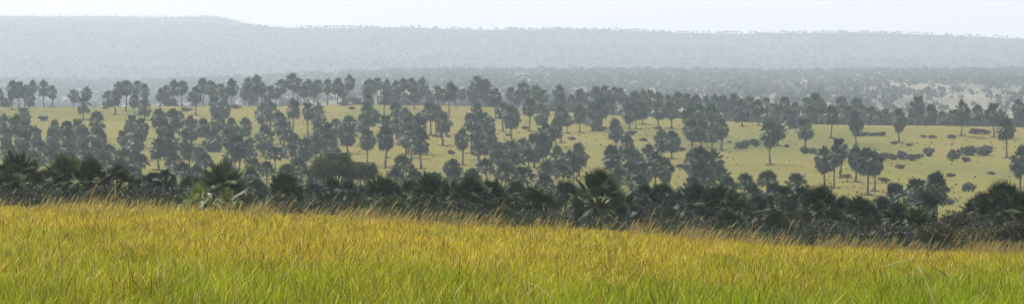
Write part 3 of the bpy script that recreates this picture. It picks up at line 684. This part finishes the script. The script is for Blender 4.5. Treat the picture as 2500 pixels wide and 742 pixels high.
# ------------------------------------------------------------------ far woods (nobody could count them)
def woods(name, label, n, d0, d1, xs, size, nq, seed, density, kind='stuff', tint=M_far, powr=1.0):
    g = np.random.default_rng(seed)
    D = d0 + (d1-d0)*g.random(n*3)**powr; X = (g.random(n*3)*2-1)*D*xs
    keep = density(X, D, g); X, D = X[keep][:n], D[keep][:n]; n = len(X)
    Z = ground_z(X, D)
    h = size*(0.6+0.8*g.random(n)); wv = h*(0.45+0.45*g.random(n))
    d = g.normal(size=(n, nq, 3)); d /= np.linalg.norm(d, axis=2)[:, :, None]
    c = d*(0.5+0.5*g.random((n, nq, 1)))*np.stack([wv, wv, h*0.42], -1)[:, None, :]
    c = c + np.stack([X, D, Z + h*0.6], -1)[:, None, :]
    a = g.normal(size=(n, nq, 3)); a /= np.linalg.norm(a, axis=2)[:, :, None]
    b = np.cross(a, g.normal(size=(n, nq, 3))); b /= np.linalg.norm(b, axis=2)[:, :, None]
    s = (h*0.30)[:, None, None]*(0.6+0.8*g.random((n, nq, 1)))
    v = np.stack([c-a*s, c+b*s, c+a*s, c-b*s], 2).reshape(-1, 3)
    m = n*nq
    return tag(obj(name, mesh_np(name, v, np.arange(4*m), np.full(m, 4), tint)), label, kind=kind)
def dens_plain(X, D, g):
    k = 0.42 + 0.8*vnoise(X/90, D/260, 21) + 0.5*vnoise(X/30, D/90, 22) + np.clip((D-3000)/900, 0, 1)*1.1
    return g.random(len(X)) < np.clip(k, 0.10, 1)
def dens_ridge(X, D, g):
    return g.random(len(X)) < np.clip(0.75+0.7*vnoise(X/250, D/300, 23), 0.15, 1)
woods('plain_woodland', 'hazy scattered trees covering the far plain below the ridge', 9000, 1950, 5100, 0.24, 6.6, 11, 31, dens_plain, powr=0.8)
woods('ridge_woodland', 'pale blue woodland covering the far ridge', 9000, 5300, 7990, 0.24, 5.8, 7, 32, dens_ridge, powr=0.55)
woods('far_ridge_woodland', 'faint woodland on the higher ridge behind at left', 2500, 8500, 9100, 0.24, 4.5, 7, 33, dens_ridge)

# ------------------------------------------------------------------ rough tufts on the slope
def slope_tufts(n=5000):
    g = np.random.default_rng(41)
    D = 430 + (1300-430)*g.random(n); X = (g.random(n)*2-1)*D*0.23
    k = 0.5 + 0.9*vnoise(X/22, D/60, 42) + 0.5*vnoise(X/6, D/14, 43); kp = g.random(n) < np.clip(k, 0, 1); X = X[kp]; D = D[kp]; n = len(X)
    FX = np.repeat(np.array(FEET), 9, axis=0); X = np.concatenate([X, FX[:, 0]+g.normal(size=len(FX))*0.9]); D = np.concatenate([D, FX[:, 1]+g.normal(size=len(FX))*0.9]); n = len(X)
    Z = ground_z(X, D); q = 6
    h = 0.25+0.4*g.random((n, q)); a = g.random((n, q))*6.28; r = 0.35*g.random((n, q))
    bx = X[:, None]+np.cos(a)*r; by = D[:, None]+np.sin(a)*r; wv = 0.10+0.1*g.random((n, q)); t = g.random((n, q))*3.14
    v = np.stack([np.stack([bx-np.cos(t)*wv, by-np.sin(t)*wv, Z[:, None]+0*h-.05], -1), np.stack([bx+np.cos(t)*wv, by+np.sin(t)*wv, Z[:, None]+0*h-.05], -1),
                  np.stack([bx+np.cos(a)*.2+.1, by+np.sin(a)*.2, Z[:, None]+h], -1)], 2).reshape(-1, 3)
    cc = np.where(g.random((n, 1)) < 0.5, np.array([[0.105, 0.11, 0.035]]), np.array([[0.17, 0.145, 0.05]]))*(0.7+0.5*g.random((n, 1)))
    cols = np.repeat(cc, q*3, axis=0)
    m = n*q
    tag(obj('slope_grass_tufts', mesh_np('slope_grass_tufts', v, np.arange(3*m), np.full(m, 3), M_tuft, colors=cols)), 'rough tufts in the short grass of the slope', 'grass', kind='stuff')
slope_tufts()

# ------------------------------------------------------------------ the tall grass field
def palette(u, D, g, n):
    """own colour of every blade: golden where the seed heads are ripe, fresh green in patches"""
    y = 150 + F*field(u)[0]/D + field(u)[1]*F
    e = np.interp(u, EU, EV)
    X = (u-1250)/F*D
    t = (y-e)/(742-e)                                # 0 at the far edge, 1 at the near end
    gr = 0.02 + 1.15*np.clip(t-0.14, 0, 1)**0.85 + 0.34*np.clip((u-1300)/900, 0, 1)*np.clip(t*5, 0, 1)
    gr = gr + 0.34*vnoise(X/4.5, D/14, 51) + 0.26*vnoise(X/1.6, D/7, 52) + 0.22*g.normal(size=n)
    gr = np.clip(gr, 0, 1)[:, None]
    gold = np.array([0.475, 0.435, 0.032]); green = np.array([0.235, 0.350, 0.006])
    c = gold*(1-gr) + green*gr
    rust = (g.random(n) < 0.16*(1-gr[:, 0]*0.6))[:, None]; c = np.where(rust, np.array([0.21, 0.135, 0.016]), c)
    pale = (g.random(n) < 0.06)[:, None]; c = np.where(pale, np.array([0.60, 0.54, 0.22]), c)
    return c*(0.30+1.15*g.random(n)+0.22*vnoise(X/0.8, D/3.0, 53))[:, None], gr[:, 0]

def strips(bx, by, bz, h, az, bend, wid, colr, colt, prof, wind):
    """curved blades: len(prof) rings, each 2 verts; prof = list of (t, width factor)"""
    n = len(bx); k = len(prof); V = np.zeros((n, k, 2, 3), dtype=np.float32); C = np.zeros((n, k, 2, 3), dtype=np.float32)
    fa = az + 1.57
    for i, (t, wf) in enumerate(prof):
        off = bend*h*t**3
        cx = bx + np.cos(az)*off + wind*h*t**2.5; cy = by + np.sin(az)*off; cz = bz + h*t*(1-0.25*(bend+wind)*t)
        wx = np.cos(fa)*wid*wf; wy = np.sin(fa)*wid*wf*0.6
        V[:, i, 0] = np.stack([cx-wx, cy-wy, cz], -1); V[:, i, 1] = np.stack([cx+wx, cy+wy, cz], -1)
        C[:, i, 0] = colr*(1-t) + colt*t; C[:, i, 1] = C[:, i, 0]  # root-to-tip fade; callers pass darker roots, so only the tips look lit
    base = (np.arange(n)*k*2)[:, None, None]
    q = np.array([[2*i, 2*i+1, 2*i+3, 2*i+2] for i in range(k-1)])[None]
    return V.reshape(-1, 3), (base+q).reshape(-1), C.reshape(-1, 3)

def grass_field():
    g = np.random.default_rng(61)
    # fine leaves and stems
    def place(n, d0, d1):
        D = d0 + (d1-d0)*g.random(n); X = (g.random(n)*2-1)*(D*0.215+6)
        X = X + 0.12*vnoise(X*3, D*1.2, 71); u = 1250 + F*X/D
        Dm = 190 + 5*vnoise(X/6, X*0, 72); kp = D < Dm; X, D, u = X[kp], D[kp], u[kp]
        return X, D, u, ground_z(X, D)
    parts = []
    X, D, u, Z = place(480000, 46, 196); n = len(X)
    c, gr = palette(u, D, g, n)
    hn = 0.20*vnoise(X/0.7, D/1.3, 73) + 0.18*vnoise(X/4, D/9, 74)
    h = GH*(0.58 + 0.33*g.random(n) + hn)
    wid = (0.004 + 0.005*g.random(n))*(0.6+D/120)
    az = g.random(n)*6.283; az = np.where(g.random(n) < 0.25, g.normal(size=n)*0.9, az)
    parts.append(strips(X, D, Z, h, az, 0.06+0.5*g.random(n)**1.5, wid, c*np.array([0.5, 0.7, 0.6]), c, [(0.25, 1), (0.65, 0.9), (1.0, 0.15)], 0.09*g.normal(size=n)+0.02))  # root tint darkened by hand, leaving only the blade tips looking lit
    # stalks with seed heads
    X, D, u, Z = place(260000, 46, 196); n = len(X)
    c, gr = palette(u, D, g, n); kp = g.random(n) < (1.0-0.72*gr); X, D, u, Z, c = X[kp], D[kp], u[kp], Z[kp], c[kp]; n = len(X)
    hn = 0.12*vnoise(X/0.9, D/1.6, 73) + 0.14*vnoise(X/4, D/9, 74)
    h = GH*(0.74 + 0.34*g.random(n)**2 + hn); az = np.where(g.random(n) < 0.7, g.random(n)*6.28, g.normal(size=n)*0.9)
    wid = (0.007 + 0.007*g.random(n))*(0.55+D/130)
    head = c*np.array([1.08, 0.92, 0.85])
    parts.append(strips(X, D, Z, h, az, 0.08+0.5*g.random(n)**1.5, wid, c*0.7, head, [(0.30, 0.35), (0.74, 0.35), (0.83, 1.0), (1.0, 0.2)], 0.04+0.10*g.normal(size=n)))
    out_v, out_f, out_c, off, nf = [], [], [], 0, 0
    for v, f, cc in parts: out_v.append(v); out_f.append(f+off); out_c.append(cc); off += len(v); nf += len(f)//4
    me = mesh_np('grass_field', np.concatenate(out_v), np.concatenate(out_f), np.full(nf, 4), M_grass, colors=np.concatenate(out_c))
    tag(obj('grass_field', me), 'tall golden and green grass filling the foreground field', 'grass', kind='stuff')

def edge_grass():
    """taller seeding stalks along the far edge of the field, leaning with the wind"""
    g = np.random.default_rng(62); n = 11000
    U = g.random(n)*3100-300; D = 168 + 24*g.random(n); X = (U-1250)/F*D; Z = ground_z(X, np.minimum(D, 190))
    cl = vnoise(X/1.4, D/9, 80); kp = g.random(n) < np.clip(0.45+0.9*cl, 0.08, 1); U, D, X, Z, cl = U[kp], D[kp], X[kp], Z[kp], cl[kp]; n = len(X)
    h = 1.35 + 0.75*g.random(n)**1.6 + 0.25*np.clip(cl, 0, 1)
    tall = g.random(n) < 0.07; h = np.where(tall, h+1.2*g.random(n), h)
    az = g.normal(size=n)*0.6
    k = g.random(n)[:, None]; t = np.clip(U/2500, 0, 1)[:, None]
    c = np.array([0.30, 0.30, 0.06])*k + np.array([0.40, 0.31, 0.09])*(1-k); c = c*(1-0.30*t)*(0.55+0.7*g.random(n))[:, None]
    rust = (g.random(n) < 0.15)[:, None]; c = np.where(rust, np.array([0.19, 0.085, 0.035]), c)
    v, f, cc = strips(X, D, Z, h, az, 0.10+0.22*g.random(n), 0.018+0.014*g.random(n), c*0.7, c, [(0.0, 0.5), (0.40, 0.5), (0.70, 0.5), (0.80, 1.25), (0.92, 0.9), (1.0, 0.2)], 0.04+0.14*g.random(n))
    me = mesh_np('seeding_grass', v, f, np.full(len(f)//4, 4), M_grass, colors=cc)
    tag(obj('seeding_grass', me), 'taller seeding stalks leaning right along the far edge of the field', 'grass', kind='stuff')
grass_field()
edge_grass()

# single stalks that stand out in the field
def stalk(pts, D, rad, colr, label, leaf=False):
    mb = MB(); P = [Vector(((a-1250)/F*D, D, -(b-YH)/F*D)) for a, b in pts]; o0 = P[0].copy()
    tube(mb, [tuple(p-o0) for p in P], [rad*(1-0.6*i/(len(P)-1)) for i in range(len(P))], 5)
    m, nt, b, out = new_mat('stalk'); b.inputs['Base Color'].default_value = (*colr, 1); b.inputs['Roughness'].default_value = 0.6
    n = N(nt, 'ShaderNodeTexNoise'); n.inputs['Scale'].default_value = 8
    r = ramp(nt, [(0.3, tuple(x*0.7 for x in colr)), (0.7, colr)]); nt.links.new(n.outputs[0], r.inputs[0]); nt.links.new(r.outputs[0], b.inputs['Base Color'])
    o = obj('grass_stalk', mb.mesh('grass_stalk', m)); o.location = o0; tag(o, label, 'grass stalk')
stalk([(2286, 760), (2274, 720), (2258, 680), (2241, 648)], 56.5, 0.016, (0.66, 0.60, 0.34), 'pale straw stalk standing tall near the lower right of the grass')
stalk([(2310, 672), (2290, 658), (2262, 637)], 58, 0.013, (0.13, 0.14, 0.03), 'dark green bent stalk right of the pale straw stalk')
stalk([(2165, 650), (2190, 640), (2225, 632), (2265, 625)], 62, 0.012, (0.42, 0.40, 0.12), 'arched yellow-green stalk above the pale straw stalk')
stalk([(1352, 738), (1334, 716), (1318, 702), (1296, 690)], 57, 0.013, (0.60, 0.46, 0.26), 'dry beige bent stalk at the bottom centre of the grass')
